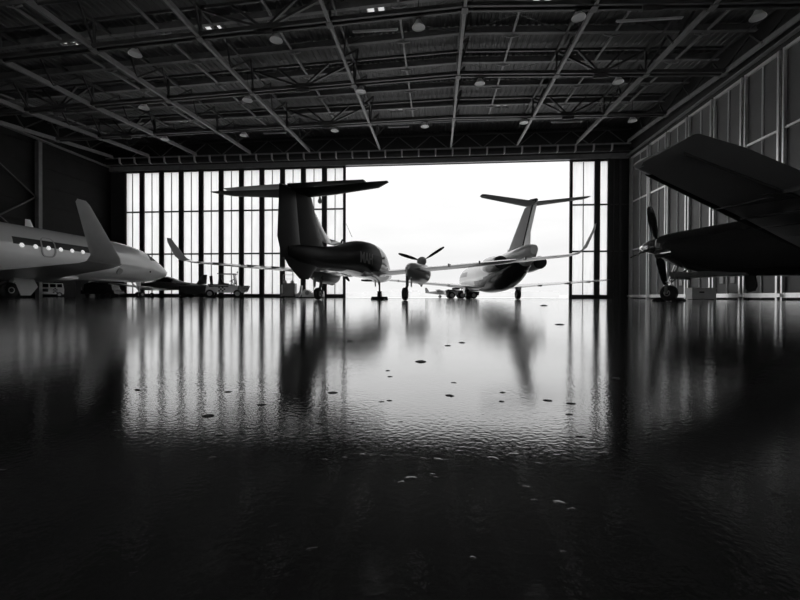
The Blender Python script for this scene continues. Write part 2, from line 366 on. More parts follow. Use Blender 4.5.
# purlins
py = [19.4-3.2*4+3.2*k for k in range(0, 11)]
for i, y in enumerate(py):
    b = MB()
    for xa, xb in ((XL+.2, RIDGE), (RIDGE, XR-.2)):
        b.bar((xa, y, roof(xa, y)-.20), (xb, y, roof(xb, y)-.20), .07, .40); b.bar((xa, y, roof(xa, y)-.42), (xb, y, roof(xb, y)-.42), .24, .05)
    nn_ = ['nearest the doors', 'second from the doors', 'third from the doors', 'fourth from the doors', 'fifth from the doors', 'sixth from the doors', 'at the top edge of the view', 'just above the view', 'high over the camera side', 'almost over the camera', 'farthest from the doors'][len(py)-1-i]
    tag(b.build('roof_purlin', 'purlin'), 'thin steel purlin under the roof deck, ' + nn_, 'purlin', 'purlins under the roof deck')
# secondary joists at mid bay with small end brackets
bays = ['beside the left wall', 'second from the left wall', 'third from the left wall', 'fourth from the left wall', 'fifth from the left wall, over the dark tail', 'just left of the ridge', 'just right of the ridge', 'second from the right wall', 'beside the right wall']
for i, (xa, xb) in enumerate(zip(BX, BX[1:])):
    xm = (xa+xb)/2; t = empty('secondary_joist', (xm, 0, 0), label='thin lengthwise joist in the roof bay ' + bays[i], cat='joist', group='mid bay joists of the roof')
    for j in range(len(py)-1):
        ya, yb = py[j]+.15, py[j+1]-.3
        MB().bar((0, ya, roof(xm, ya)-.5), (0, yb, roof(xm, yb)-.5), .12, .12).build('joist_length', 'steel', t)
        z_ = roof(xm, ya)-.5
        MB().bar((-.45, ya+.1, z_+.08), (0, ya+.1, z_-.02), .07).bar((.45, ya+.1, z_+.08), (0, ya+.1, z_-.02), .07).build('bracket', 'steel', t)
# thin crossed rods between girders
for i, (p_, q_, k, lab) in enumerate(((5, 6, 6, 'left of the ridge, at the top'), (6, 7, 6, 'right of the ridge, at the top'), (5, 6, 8, 'left of the ridge, lower pair'), (6, 7, 8, 'right of the ridge, lower pair'), (7, 8, 6, 'in the bay right of centre, at the top'), (4, 5, 8, 'over the dark tail'), (7, 8, 8, 'in the bay right of centre, lower pair'))):
    xa, xb = BX[p_], BX[q_]; ya, yb = py[k-1], py[k]; b = MB()
    b.bar((xa+.2, ya, roof(xa, ya)-.32), (xb-.2, yb, roof(xb, yb)-.32), .025); b.bar((xa+.2, yb, roof(xa, yb)-.32), (xb-.2, ya, roof(xb, ya)-.32), .025)
    tag(b.build('cross_rod', 'dark_steel'), 'thin crossed bracing rods under the deck, ' + lab, 'bracing rods', 'thin roof cross rods')
# lattice girder and brackets over the door
yl = YD-1.0
t = empty('door_lattice_girder', (0, yl, 0), label='dark lattice girder spanning above the sliding doors', cat='girder')
def ln(z, r_, nm, m_):
    b = MB(); b.bar((XL+.3, 0, z), (XR-.3, 0, z), r_, r_); b.build(nm, m_, t)
ln(15.22, .13, 'bottom_chord', 'steel'); ln(16.6, .14, 'top_chord', 'dark_steel')
x = -33.2
while x < 17:
    MB().bar((x, 0, 15.22), (x+1.72, 0, 16.6), .08).build('diagonal_brace', 'purlin', t)
    if x+3.44 < 18.6: MB().bar((x+3.44, 0, 15.22), (x+1.72, 0, 16.6), .08).build('diagonal_brace', 'purlin', t)
    x += 3.44
T_ = ['first', 'second', 'third', 'fourth', 'fifth', 'sixth', 'seventh', 'eighth', 'ninth', 'tenth', 'eleventh', 'twelfth', 'thirteenth', 'fourteenth', 'fifteenth', 'sixteenth', 'seventeenth', 'eighteenth', 'nineteenth', 'twentieth']
ORD = T_ + ['twenty-'+q for q in T_[:9]] + ['thirtieth'] + ['thirty-'+q for q in T_[:9]]
x = -34.5; k = 0
while x < 18.5:
    b = MB(); b.bar((x, YD-1.15, 15.2), (x, YD-1.05, 14.62), .16, .10); b.bar((x, YD-1.0, 14.62), (x, YD-.6, 14.62), .10, .10)
    tag(b.build('rail_bracket', 'light_grey'), 'short pale bracket under the door lattice girder, %s from its left end' % ORD[k], 'bracket', 'brackets above the doors'); x += 1.72; k += 1

# high bay lamps (off), x y
LP = [(-9.1, 21.9, 'hanging high bay lamp at upper left, beside the second skylight'), (-1.15, 22.1, 'largest high bay lamp near the top centre'),
      (-13.95, 28.3, 'high bay lamp left of the dark tail plane, middle row'), (-5.3, 28.4, 'high bay lamp beside the girder left of centre'), (3.1, 28.4, 'high bay lamp right of the centre girder, middle row'),
      (-9.1, 35.0, 'high bay lamp in the door row, above the dark tail'), (-1.2, 35.1, 'high bay lamp in the door row, over the left of the opening'), (7.2, 34.9, 'high bay lamp in the door row, over the right of the opening'),
      (7.45, 21.8, 'high bay lamp at top right, beside a girder'), (12.0, 28.3, 'high bay lamp at right, middle row'), (16.2, 34.9, 'high bay lamp in the door row, nearest the right wall'),
      (-21.9, 28.2, 'high bay lamp at left, middle row'), (-25.0, 35.0, 'small high bay lamp at far left of the door row'), (-17.6, 35.0, 'high bay lamp in the door row, above the left doors'),
      (16.2, 21.9, 'high bay lamp at the top right corner, nearest the camera'), (-17.5, 21.8, 'high bay lamp at upper left between the two bright skylights')]
def lamp():
    t = empty('high_bay_lamp', (0, 0, 0))
    MB().lathe((0, 0, 0), (0, 0, 1), [(.45, .10), (.42, .12), (.25, .20), (.05, .34), (0, .36), (.02, .33), (.2, .19)], 24).build('reflector', 'lamp', t, smooth=True)
    MB().lathe((0, 0, .45), (0, 0, 1), [(0, .13), (.05, .15), (.35, .15), (.4, .10)], 16).build('ballast_housing', 'dark_steel', t, smooth=True)
    MB().lathe((0, 0, .03), (0, 0, 1), [(0, .01), (0, .32), (.015, .32)], 24).build('lens', 'light_grey', t)
    return t
L0 = lamp()
for i, (x, y, lab) in enumerate(LP):
    t = L0 if i == 0 else copy_tree(L0)
    x = XL-.2+.08+.4*round((x-XL+.12)/.4); zz = chord(x, y)-.35
    t.location = (x, y, zz); tag(t, lab, 'lamp', 'high bay lamps of the hangar roof')
    MB().tube((0, 0, .85), (0, 0, roof(x, y)-zz-.005), .02).build('rod', 'dark_steel', t)
BT = [(-3.4, 35.9, 1.9, 'thin pale batten light by the opening, left of the lamp'), (11.2, 35.9, 2.6, 'thin pale batten light in the door row, right of the opening'), (-14.9, 35.9, 2.2, 'thin pale batten light above the left doors'),
      (-3.5, 22.6, 2.6, 'thin pale batten light near the top centre'), (11.3, 22.6, 3.4, 'thin pale batten light near the top right')]
for x, y, l, lab in BT:
    t = empty('batten_light', (x, y, chord(x, y)+.1), label=lab, cat='light', group='batten lights of the roof')
    MB().box((0, 0, 0), (l, .12, .06)).build('housing', 'light_grey', t); MB().tube((-l/2+.05, 0, -.06), (l/2-.05, 0, -.06), .03).build('tube_lamp', 'lamp', t)
    for e in (-1, 1): MB().tube((e*l*.35, 0, 0), (e*l*.35, 0, roof(x+e*l*.35, y)-chord(x, y)-.08), .012, n=6).build('hanger', 'dark_steel', t)

# ================================================================== AIRCRAFT TOOLS
def cr(p0, p1, p2, p3, t):
    return tuple(.5*((2*b)+(-a+c)*t+(2*a-5*b+4*c-d)*t*t+(-a+3*b-3*c+d)*t*t*t) for a, b, c, d in zip(p0, p1, p2, p3))
def ring(y, zc, hw, ht, hb, p=2.2, n=36, xc=0.0):
    r = []
    for i in range(n):
        a = 2*math.pi*i/n; c, s_ = math.cos(a), math.sin(a)
        x = hw*math.copysign(abs(c)**(2/p), c); z = math.copysign(abs(s_)**(2/p), s_)*(ht if s_ > 0 else hb)
        r.append(Vector((x+xc, y, zc+z)))
    return r
def hull(st, parent, name, m, cls=None, sub=5, p=2.2, n=36, xc=0.0):
    """loft a body; cls(x, y, z) may send a face to another part, given as (part name, material)"""
    R = []
    for k in range(len(st)-1):
        p0 = st[max(k-1, 0)]; p1 = st[k]; p2 = st[k+1]; p3 = st[min(k+2, len(st)-1)]
        for j in range(sub):
            q = cr(p0, p1, p2, p3, j/sub); R.append(ring(q[0], q[1], max(q[2], .01), max(q[3], .01), max(q[4], .01), p, n, xc))
    q = st[-1]; R.append(ring(q[0], q[1], q[2], q[3], q[4], p, n, xc))
    groups = {}
    for k in range(len(R)-1):
        for i in range(n):
            j = (i+1) % n; quad = (R[k][i], R[k][j], R[k+1][j], R[k+1][i]); c = sum(quad, Vector())/4
            g = cls(c.x-xc, c.y, c.z) if cls else None
            groups.setdefault(g or (name, m), []).append((k*n+i, k*n+j, (k+1)*n+j, (k+1)*n+i))
    V = [v for r in R for v in r]
    for k, cap_ in ((0, tuple(range(n))[::-1]), (len(R)-1, tuple(range((len(R)-1)*n, len(R)*n)))):
        c = sum(R[k], Vector())/n; g = cls(c.x-xc, c.y, c.z) if cls else None
        groups.setdefault(g or (name, m), []).append(cap_)
    res = {}
    for (nm, mm), fs_ in groups.items():
        used = sorted({i for f in fs_ for i in f}); mp_ = {v: i for i, v in enumerate(used)}
        b = MB(); b.add([V[i] for i in used], [tuple(mp_[i] for i in f) for f in fs_]); res[nm] = b.build(nm, mm, parent, smooth=True, angle=60)
    return res
AF = [(1, 0), (.85, .32), (.65, .68), (.45, .93), (.3, 1.0), (.15, .85), (.06, .58), (.015, .3), (0, 0)]
def foil(LE, chord_, t, nrm, back=(0, -1, 0)):
    LE = Vector(LE); nrm = Vector(nrm).normalized(); bk = Vector(back).normalized(); pts = []
    for x, y in AF: pts.append(LE + bk*chord_*x + nrm*(y*t*chord_*.6))
    for x, y in AF[::-1][1:-1]: pts.append(LE + bk*chord_*x - nrm*(y*t*chord_*.4))
    return pts
def wing(name, m, parent, secs):
    return MB().rings([foil(*s_) for s_ in secs]).build(name, m, parent, smooth=True, angle=50)
def mir(secs, s_):
    return [((q[0][0]*s_, q[0][1], q[0][2]), q[1], q[2], (q[3][0]*s_, q[3][1], q[3][2])) + (((q[4][0]*s_, q[4][1], q[4][2]),) if len(q) > 4 else ()) for q in secs]
def wheel(parent, x, y, r, w, name='wheel', z=None):
    z = r if z is None else z
    o_ = MB().lathe((x-w/2, y, z), (1, 0, 0), [(0, r*.62), (0, r*.86), (w*.18, r*.98), (w*.5, r), (w*.82, r*.98), (w, r*.86), (w, r*.62)], 28).build(name, 'tyre', parent, smooth=True, angle=50)
    MB().lathe((x-w/2-.005, y, z), (1, 0, 0), [(.02, r*.2), (0, r*.3), (.015, r*.6), (w-.005, r*.6), (w+.01, r*.3), (w-.01, r*.2)], 20).build('rim', 'metal', o_, smooth=True)
    return o_
def prop(parent, c, R, angles, blade='bpaint', spinner='chrome', sl=.35, sr=.17, w=.16, name='propeller', feather=0):
    p_ = MB().lathe(c, (0, 1, 0), [(-.06, sr*.98), (0, sr), (sl*.35, sr*.85), (sl*.7, sr*.52), (sl*.93, sr*.2), (sl, .004)], 24).build('spinner', spinner, parent, smooth=True)
    for a in angles:
        a = math.radians(a); d = Vector((math.cos(a), 0, math.sin(a))); e = Vector((-math.sin(a), 0, math.cos(a))); rs = []
        for f, cw, tw in ((.08, .35, 60), (.2, .6, 52), (.4, 1.0, 38), (.65, 1.0, 28), (.85, .85, 22), (.96, .6, 19), (1.0, .25, 18)):
            t_ = math.radians(tw+feather); ch = e*math.cos(t_) + Vector((0, 1, 0))*math.sin(t_); nn = d.cross(ch); q = Vector(c)+d*R*f
            rs.append([q+ch*w*cw*u+nn*w*v_ for u, v_ in ((-.5, 0), (-.2, .07), (.2, .08), (.5, 0), (.2, -.05), (-.2, -.05))])
        MB().rings(rs).build('propeller_blade', blade, parent, smooth=True, angle=50)
    return p_
def chock(loc, rz, lab, w=.28, gap=.17):
    t = empty('wheel_chock', loc, rz, label=lab, cat='chock', group='wheel chocks')
    for e in (-1, 1): MB().prism([(e*.02, 0), (e*.16, 0), (e*.14, .05), (e*.03, .12)], -w/2, w/2, 'x').build('wedge', 'black', t, loc=(0, e*gap, 0))
    MB().bar((w/2-.03, -gap-.08, .03), (w/2-.03, gap+.08, .03), .02).build('rope', 'dark_steel', t)
    return t
def heading(phi): return PSI - math.radians(phi)

# ================================================================== 1 TWIN-PROP with T-tail (centre)
A = empty('twin_propeller_airplane', W(-1.22, 13.3), heading(12.5), label='dark twin-propeller airplane with a high T-tail, seen from behind at the centre', cat='airplane')
def c1(x, y, z):
    if -.05 < y < 2.05 and z > 1.13: return ('windscreen', 'glass')
    if -.95 < y < -.2 and 1.42 < z < 1.70 and x > .3: return ('side_window', 'shade')
    if z < .86 and y > -2.2: return ('lit_belly', 'white')  # light reflected off the floor, painted as a white belly
    if y > -.05: return ('nose_cone', 'white')
    return None
hull([(-5.15, 1.06, .05, .12, .12), (-4.6, 1.05, .13, .20, .2), (-3.6, 1.07, .20, .27, .25), (-2.6, 1.14, .34, .33, .32), (-1.8, 1.25, .48, .38, .44), (-1.2, 1.28, .58, .50, .50),
      (-.6, 1.28, .64, .60, .54), (.2, 1.28, .66, .64, .55), (.8, 1.25, .63, .62, .54), (1.3, 1.18, .56, .48, .50), (1.8, 1.08, .48, .36, .44), (2.5, 1.0, .36, .26, .32), (3.0, .96, .22, .17, .2), (3.2, .95, .06, .06, .06)],
     A, 'fuselage', 'hull_dark', c1, sub=6)
for s_ in (-1, 1):
    wing('wing', 'white', A, mir([((.5, .55, .86), 1.35, .15, (0, 0, 1)), ((1.7, .50, .96), 1.15, .14, (0, 0, 1)), ((4.5, .28, 1.18), .92, .13, (0, 0, 1)), ((6.35, .10, 1.34), .68, .12, (-.1, 0, 1)), ((6.62, .02, 1.40), .62, .10, (-.5, 0, .8))], s_))
    wing('winglet', 'light_grey', A, mir([((6.60, .02, 1.39), .62, .10, (-.5, 0, .8)), ((6.76, -.10, 1.52), .54, .09, (-.95, 0, .3)), ((6.93, -.45, 2.0), .34, .08, (-1, 0, .12)), ((6.96, -.58, 2.16), .2, .08, (-1, 0, .1))], s_))
    for fx in (2.9, 3.8, 5.1): MB().prism([(-.1, -.05), (-.75, -.08), (-.8, .0), (-.1, .03)], -.02, .02, 'x').build('flap_hinge', 'dgrey', A, loc=(s_*fx, 0, .96+.075*(fx-1)))
    # engine
    def ce(x, y, z): return ('cowl_lip', 'dgrey') if y > 1.42 and z < 1.1 else None
    MB().lathe((s_*1.7, 1.1, 1.36), (0, 1, .1), [(0, .03), (.2, .13), (.55, .16), (.6, .1)], 18).build('gearbox_cowl', 'light_grey', A, smooth=True)
    hull([(-.85, 1.02, .05, .06, .06), (-.4, .98, .2, .2, .2), (.2, .96, .33, .26, .33), (.8, .94, .38, .30, .36), (1.3, .94, .37, .34, .37), (1.55, .96, .32, .34, .34), (1.62, .98, .22, .28, .24)], A, 'engine_nacelle', 'grey', ce, xc=s_*1.7)
    MB().lathe((s_*1.7, .95, .66), (0, 1, 0), [(0, .05), (.06, .10), (.5, .13), (.55, .08)], 16).build('air_intake', 'dgrey', A, smooth=True)
    prop(A, (s_*1.7, 1.70, 1.42), .94, (162, 32, -92) if s_ > 0 else (-50, 70, 190), sl=.34, sr=.16, w=.13)
    # main gear
    MB().tube((s_*1.48, .02, .95), (s_*1.50, -.05, .48), .05).tube((s_*1.50, -.05, .48), (s_*1.48, -.28, .24), .045).tube((s_*1.5, .25, .9), (s_*1.5, -.1, .42), .03).build('main_gear_leg', 'dark_steel', A, smooth=True)
    wheel(A, s_*1.48, -.3, .205, .15); MB().prism([(-.05, .9), (-.3, .9), (-.28, .45), (-.12, .42)], s_*1.66-.01, s_*1.66+.01, 'x').build('gear_door', 'white', A)
MB().tube((0, 2.0, .75), (0, 2.03, .22), .035).tube((0, 1.7, .8), (0, 2.0, .5), .022).bar((-.08, 2.03, .3), (.08, 2.03, .3), .05).build('nose_gear_leg', 'dark_steel', A, smooth=True)
wheel(A, 0, 2.03, .16, .11, 'nose_wheel')
MB().prism([(1.75, .76), (1.95, .76), (1.93, .5), (1.82, .5)], -.13, -.115, 'x').build('nose_gear_door', 'white', A)
# tail
def fin(secs): return MB().rings([foil((0, y, z), c, t, (1, 0, 0)) for y, z, c, t in secs])
fin([(-2.9, 1.15, 1.75, .05), (-3.35, 1.40, 1.28, .08), (-3.62, 1.75, 1.12, .09), (-4.0, 2.40, .84, .1)]).build('fin', 'hull_dark', A, smooth=True, angle=50)
fin([(-4.42, .90, .95, .08), (-4.60, 1.3, .95, .08), (-4.72, 2.0, .78, .07), (-4.80, 2.36, .68, .07)]).build('rudder', 'hull_dark', A, smooth=True, angle=50)
fin([(-3.5, .98, 1.85, .07), (-3.8, .75, 1.3, .08), (-4.15, .50, .45, .09)]).build('ventral_fin', 'hull_dark', A, smooth=True, angle=50)
MB().rings([foil((0, y, z), c, t, (1, 0, 0)) for y, z, c, t in ((-1.9, 1.62, 1.0, .04), (-2.6, 1.48, 1.35, .06), (-3.25, 1.75, .9, .07), (-3.75, 2.10, .35, .05))]).build('dorsal_fin', 'white', A, smooth=True)
for s_ in (-1, 1):
    wing('stabilizer', 'hull_dark', A, mir([((0, -4.10, 2.42), .80, .16, (0, 0, 1)), ((.7, -4.18, 2.43), .70, .16, (0, 0, 1)), ((1.75, -4.38, 2.46), .48, .15, (0, 0, 1)), ((2.05, -4.72, 2.46), .14, .1, (0, 0, 1))], s_))
    wing('elevator', 'dgrey', A, mir([((.06, -4.86, 2.42), .36, .12, (0, 0, 1)), ((.7, -4.85, 2.43), .33, .12, (0, 0, 1)), ((1.6, -4.82, 2.46), .22, .1, (0, 0, 1))], s_))
MB().lathe((0, -5.15, 2.43), (0, 1, 0), [(0, .01), (.1, .05), (.5, .09), (.9, .07), (1.1, .01)], 14).build('tail_bullet', 'hull_dark', A, smooth=True)
MB().lathe((.28, -4.15, 2.30), (0, 0, 1), [(-.06, .01), (-.04, .04), (.0, .05), (.05, .03), (.1, .02)], 12).build('tail_light', 'light_grey', A, smooth=True)
MB().tube((-.05, -1.0, 1.95), (-.15, -1.25, 2.32), .008, .004, 6).build('whip_antenna', 'dark_steel', A)
MB().tube((-.25, 2.0, 1.25), (-.25, 2.0, 1.30), .01, n=6).build('outside_thermometer', 'dark_steel', A)
MB().box((.18, -.2, .64), (.22, .5, .05)).build('belly_step', 'black', A)
mt = Matrix.Translation((.655, -1.35, 1.18)) @ Matrix.Rotation(math.radians(-20), 4, 'Z') @ Matrix(((0, 0, 1, 0), (1, 0, 0, 0), (0, 1, 0, 0), (0, 0, 0, 1)))
text('registration_letters', 'MAH', .42, 'dgrey', A, Matrix.Translation((.60, -1.55, 1.22)) @ Matrix(((.12, 0, 1, 0), (1, 0, -.12, 0), (0, 1, 0, 0), (0, 0, 0, 1))))

# ================================================================== 2 SINGLE TURBOPROP (right foreground)
B = empty('turboprop_airplane', W(8.45, 13.0), heading(-24), label='black silhouetted single-engine turboprop airplane at the right, wing stretched over the camera side', cat='airplane')
def c2(x, y, z):
    if -3.9 < y < -3.1 and z > 1.95: return ('windscreen', 'dark_glass')
    return None
hull([(.02, 1.79, .26, .26, .26), (-.1, 1.79, .36, .32, .42), (-.5, 1.74, .46, .42, .62), (-1.1, 1.68, .54, .50, .78), (-2.0, 1.60, .62, .62, .86), (-3.0, 1.56, .70, .72, .88), (-3.9, 1.6, .78, 1.0, .95),
      (-5.0, 1.68, .82, 1.02, 1.02), (-8.0, 1.72, .83, .98, 1.0), (-10.0, 1.9, .62, .78, .72), (-12.0, 2.15, .32, .5, .36), (-13.7, 2.35, .08, .2, .12)], B, 'fuselage', 'bpaint', c2)
prop(B, (0, .10, 1.79), 1.33, (108, 198, 288, 18), sl=.62, sr=.26, w=.27, feather=58)
for s_ in (-1, 1):
    MB().lathe((s_*.42, -.35, 1.50), (s_*.25, 1, -.1), [(-.3, .10), (0, .13), (.16, .14), (.2, .12), (.16, .10), (-.1, .09)], 16).build('exhaust_stack', 'chrome', B, smooth=True)
    r = [((.6, -4.2, .98), 2.15, .14, (0, 0, 1)), ((2.4, -4.35, 1.12), 1.95, .14, (0, 0, 1)), ((5.2, -4.65, 1.42), 1.42, .12, (0, 0, 1), (0, -1, .03)), ((7.7, -4.92, 1.70), 1.02, .10, (0, 0, 1), (.02, -1, .07)), ((8.2, -4.98, 1.76), .86, .08, (-.1, 0, 1), (.18, -1, .12)), ((8.25, -5.05, 1.77), .76, .04, (-.1, 0, 1), (.18, -1, .12))]
    wing('wing', 'mid', B, mir(r, s_))
    wing('wingtip', 'light_grey', B, mir([((8.17, -4.97, 1.755), .30, .22, (-.1, 0, 1), (.2, -1, .12)), ((8.25, -5.0, 1.775), .30, .16, (-.1, 0, 1), (.2, -1, .12)), ((8.29, -5.08, 1.78), .16, .1, (-.1, 0, 1), (.2, -1, .12))], s_))
    # rubber de-icing boot on the leading edge
    wing('deicing_boot', 'black', B, mir([((1.4, -4.24, 1.04), .26, .8, (0, 0, 1)), ((5.2, -4.63, 1.42), .22, .72, (0, 0, 1)), ((7.9, -4.92, 1.73), .14, .6, (0, 0, 1))], s_))
    wing('aileron_gap', 'black', B, [((s_*x_, y_, z_), .014, 4, (0, 0, 1)) for x_, y_, z_ in ((2.4, -5.78, 1.045), (5.2, -5.70, 1.385), (8.15, -5.55, 1.765))])
    for fx in (3.2, 4.6, 6.2): MB().prism([(-5.2, -.12), (-5.9, -.16), (-6.3, -.08), (-5.9, .0), (-5.2, .0)], s_*fx-.03, s_*fx+.03, 'x').build('flap_fairing', 'dgrey', B, loc=(0, 0, 1.0+.115*(fx-.6)))
    MB().tube((s_*2.2, -5.0, 1.05), (s_*2.2, -5.1, .5), .08).tube((s_*2.2, -5.1, .5), (s_*2.2, -5.5, .3), .06).build('main_gear_leg', 'metal', B, smooth=True)
    wheel(B, s_*2.2, -5.5, .30, .22)
    wing('stabilizer', 'dgrey', B, mir([((.05, -13.0, 4.2), 1.0, .12, (0, 0, 1)), ((2.5, -13.3, 4.2), .7, .1, (0, 0, 1))], s_))
MB().rings([foil((0, y, z), c, t, (1, 0, 0)) for y, z, c, t in ((-10.6, 2.5, 3.0, .06), (-12.2, 3.2, 1.9, .1), (-12.9, 4.2, 1.2, .1))]).build('fin', 'dgrey', B, smooth=True)
MB().tube((0, -.55, 1.2), (0, -.32, .62), .07).tube((0, -.32, .62), (0, -.28, .30), .045).bar((-.15, -.28, .62), (.15, -.28, .62), .06, .04).bar((-.14, -.28, .53), (.14, -.28, .53), .05, .04).tube((0, -.9, 1.05), (0, -.34, .6), .03).build('nose_gear_leg', 'chrome', B, smooth=True)
MB().bar((-.13, -.28, .52), (-.13, -.28, .24), .03, .1).bar((.13, -.28, .52), (.13, -.28, .24), .03, .1).build('nose_gear_fork', 'chrome', B)
wheel(B, 0, -.28, .26, .20, 'nose_wheel')
MB().prism([(-.42, .92), (-.9, .90), (-.8, .66), (-.48, .7)], .2, .22, 'x').build('nose_gear_door', 'dgrey', B); MB().prism([(-.42, .92), (-.9, .90), (-.8, .66), (-.48, .7)], -.22, -.2, 'x').build('nose_gear_door', 'dgrey', B)
MB().box((0, -1.55, .80), (.6, 1.9, .16)).build('belly_fairing', 'dgrey', B, bevel=.05)
MB().prism([(-2.32, .76), (-2.52, .76), (-2.58, .44), (-2.52, .30), (-2.42, .28), (-2.34, .36)], -.05, .05, 'x').build('blade_antenna', 'black', B)
# lettering on the underside of the near wing, tops towards the leading edge
for i, ch in enumerate('IMRA'):
    xx = -(3.92+i*.76); zz = 1.12 + (abs(xx)-2.4)*.107 - .088
    mt = Matrix.Translation((xx, -5.28, zz)) @ Matrix(((-1, 0, 0, 0), (0, 1, 0, 0), (-.0, 0, -1, 0), (0, 0, 0, 1))) @ Matrix.Rotation(-math.atan(.11), 4, 'Y')
    text('wing_letter', ch, 1.12, 'letter', B, mt, .003, .035)
chock(W(*((8.45 + .28*.407), (13.0-.28*.914))), heading(-24), 'black wheel chocks at the nose wheel of the right turboprop', .5, .22)

# ================================================================== 3 WHITE BUSINESS JET, right of centre
C = empty('business_jet', W(5.25, 23.3), heading(-3), label='white twin-engine business jet with a T-tail, seen from behind in the door opening', cat='airplane')
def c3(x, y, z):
    if y < .6 and y > -5.6 and z < (1.05 if y > -1 else 1.05+(-y-1)*.17) : return ('shaded_lower_fuselage', 'bpaint')  # shade on the underside, painted black on the white jet
    if 2.6 < y < 6.0 and 1.45 < z < 1.72 and abs(x) > .4: return ('cabin_window', 'dark_glass')
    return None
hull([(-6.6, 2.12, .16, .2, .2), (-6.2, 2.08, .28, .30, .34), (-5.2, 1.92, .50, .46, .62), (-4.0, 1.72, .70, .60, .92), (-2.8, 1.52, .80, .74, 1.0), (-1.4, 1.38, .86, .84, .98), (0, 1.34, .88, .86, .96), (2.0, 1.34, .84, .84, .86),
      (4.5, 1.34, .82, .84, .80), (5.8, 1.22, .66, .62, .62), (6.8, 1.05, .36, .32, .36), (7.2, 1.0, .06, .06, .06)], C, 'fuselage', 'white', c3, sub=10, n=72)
for s_ in (-1, 1):
    wing('wing', 'white', C, mir([((.7, 1.3, .66), 2.4, .13, (0, 0, 1)), ((2.4, .75, .80), 1.75, .12, (0, 0, 1)), ((6.6, .1, 1.12), 1.0, .11, (0, 0, 1)), ((6.8, -.15, 1.15), .6, .1, (0, 0, 1))], s_))
    for fx in (2.6, 4.2, 5.4): MB().prism([(-.5, -.10), (-1.0, -.14), (-1.2, -.05), (-.5, .0)], -.03, .03, 'x').build('flap_fairing', 'grey', C, loc=(s_*fx, 0, .66+.078*fx))
    hull([(-5.0, 1.72, .24, .24, .24), (-4.6, 1.72, .31, .31, .31), (-3.8, 1.72, .38, .38, .38), (-3.1, 1.72, .38, .38, .38), (-2.7, 1.72, .33, .33, .33)], C, 'engine_nacelle', 'white', xc=s_*.92, p=2)
    MB().lathe((s_*.92, -5.06, 1.72), (0, 1, 0), [(0, .23), (-.02, .27), (.12, .30), (.2, .22), (.03, .2)], 24).build('exhaust_nozzle', 'tail_pipe', C, smooth=True)
    MB().lathe((s_*.92, -5.07, 1.72), (0, 1, 0), [(0, .01), (0, .235), (.02, .235)], 24).build('exhaust_mouth', 'black', C)
    MB().rings([foil((s_*x, -3.1, 1.72), 1.5, .12, (0, 0, 1)) for x in (.5, .9)]).build('engine_pylon', 'white', C)
    MB().tube((s_*1.45, -.35, .7), (s_*1.45, -.5, .36), .07).tube((s_*1.45, -.1, .66), (s_*1.45, -.6, .32), .04).build('main_gear_leg', 'metal', C, smooth=True)
    MB().prism([(-.1, .7), (-.6, .7), (-.55, .32), (-.25, .32)], s_*1.62-.012, s_*1.62+.012, 'x').build('gear_door', 'white', C)
    wheel(C, s_*1.45, -.55, .28, .22)
    wing('stabilizer', 'light_grey', C, mir([((.02, -5.75, 4.08), 1.05, .11, (0, 0, 1)), ((2.15, -6.3, 4.30), .62, .1, (0, 0, 1)), ((2.28, -6.5, 4.31), .38, .08, (0, 0, 1))], s_))
MB().rings([foil((0, y, z), c, t, (1, 0, 0)) for y, z, c, t in ((-2.4, 2.05, 3.2, .05), (-3.3, 2.45, 2.1, .08), (-3.9, 2.9, 1.62, .10), (-5.45, 4.05, 1.0, .1))]).build('fin', 'light_grey', C, smooth=True, angle=50)
MB().rings([foil((0, y, z), c, t, (1, 0, 0)) for y, z, c, t in ((-5.32, 2.35, .85, .10), (-5.52, 2.9, .68, .09), (-6.46, 4.02, .45, .09))]).build('rudder', 'white', C, smooth=True, angle=50)
MB().bar((.02, -5.36, 2.45), (.02, -6.44, 4.0), .14, .05).build('rudder_gap', 'black', C)
MB().lathe((0, -6.95, 4.12), (0, 1, .08), [(0, .01), (.15, .07), (.7, .12), (1.2, .10), (1.5, .01)], 16).build('tail_bullet', 'dgrey', C, smooth=True)
MB().lathe((.30, -6.1, 2.12), (1, -.3, 0), [(-.1, .07), (.0, .08), (.03, .07), (0, .03)], 16).build('tail_outlet', 'black', C, smooth=True)
for q in (-3.4, -3.1): MB().bar((0, q, 2.25), (0, q-.1, 2.50), .015, .06).build('blade_antenna', 'grey', C)
MB().tube((0, 5.4, .7), (0, 5.45, .25), .05).build('nose_gear_leg', 'metal', C, smooth=True); wheel(C, 0, 5.45, .2, .14, 'nose_wheel')

# ================================================================== 4 LARGE WHITE JET at the left
D = empty('business_jet', W(-18.1, 17.3), heading(5), label='large light-coloured business jet at the far left with a tall raked winglet', cat='airplane')
def c4(x, y, z):
    if .2 < y < 4.6 and 2.38 < z < 2.70 and x > 0.4: return ('cheat_line', 'shade')
    if 8.9 < y < 10.0 and 2.45 < z < 2.5+(10.2-y)*.5 and abs(x) > .2: return ('cockpit_window', 'shade')
    return None
hull([(-11.5, 3.0, .2, .25, .25), (-9.0, 2.75, .7, .75, .8), (-6.0, 2.35, 1.15, 1.15, 1.2), (-3.0, 2.22, 1.22, 1.22, 1.25), (0, 2.20, 1.22, 1.22, 1.28), (4.0, 2.20, 1.22, 1.22, 1.25), (7.0, 2.18, 1.2, 1.2, 1.2), (8.8, 2.10, 1.10, 1.05, 1.1),
      (10.0, 1.98, .86, .74, .88), (11.0, 1.86, .55, .42, .56), (11.7, 1.78, .24, .18, .24), (11.95, 1.76, .05, .05, .05)], D, 'fuselage', 'white', c4, sub=14, n=96)
hull([(-4.5, 1.1, .3, .1, .1), (-3, 1.05, 1.1, .3, .22), (0, 1.0, 1.35, .3, .26), (3, 1.02, 1.1, .3, .22), (4.6, 1.1, .3, .1, .08)], D, 'wing_fairing', 'white')
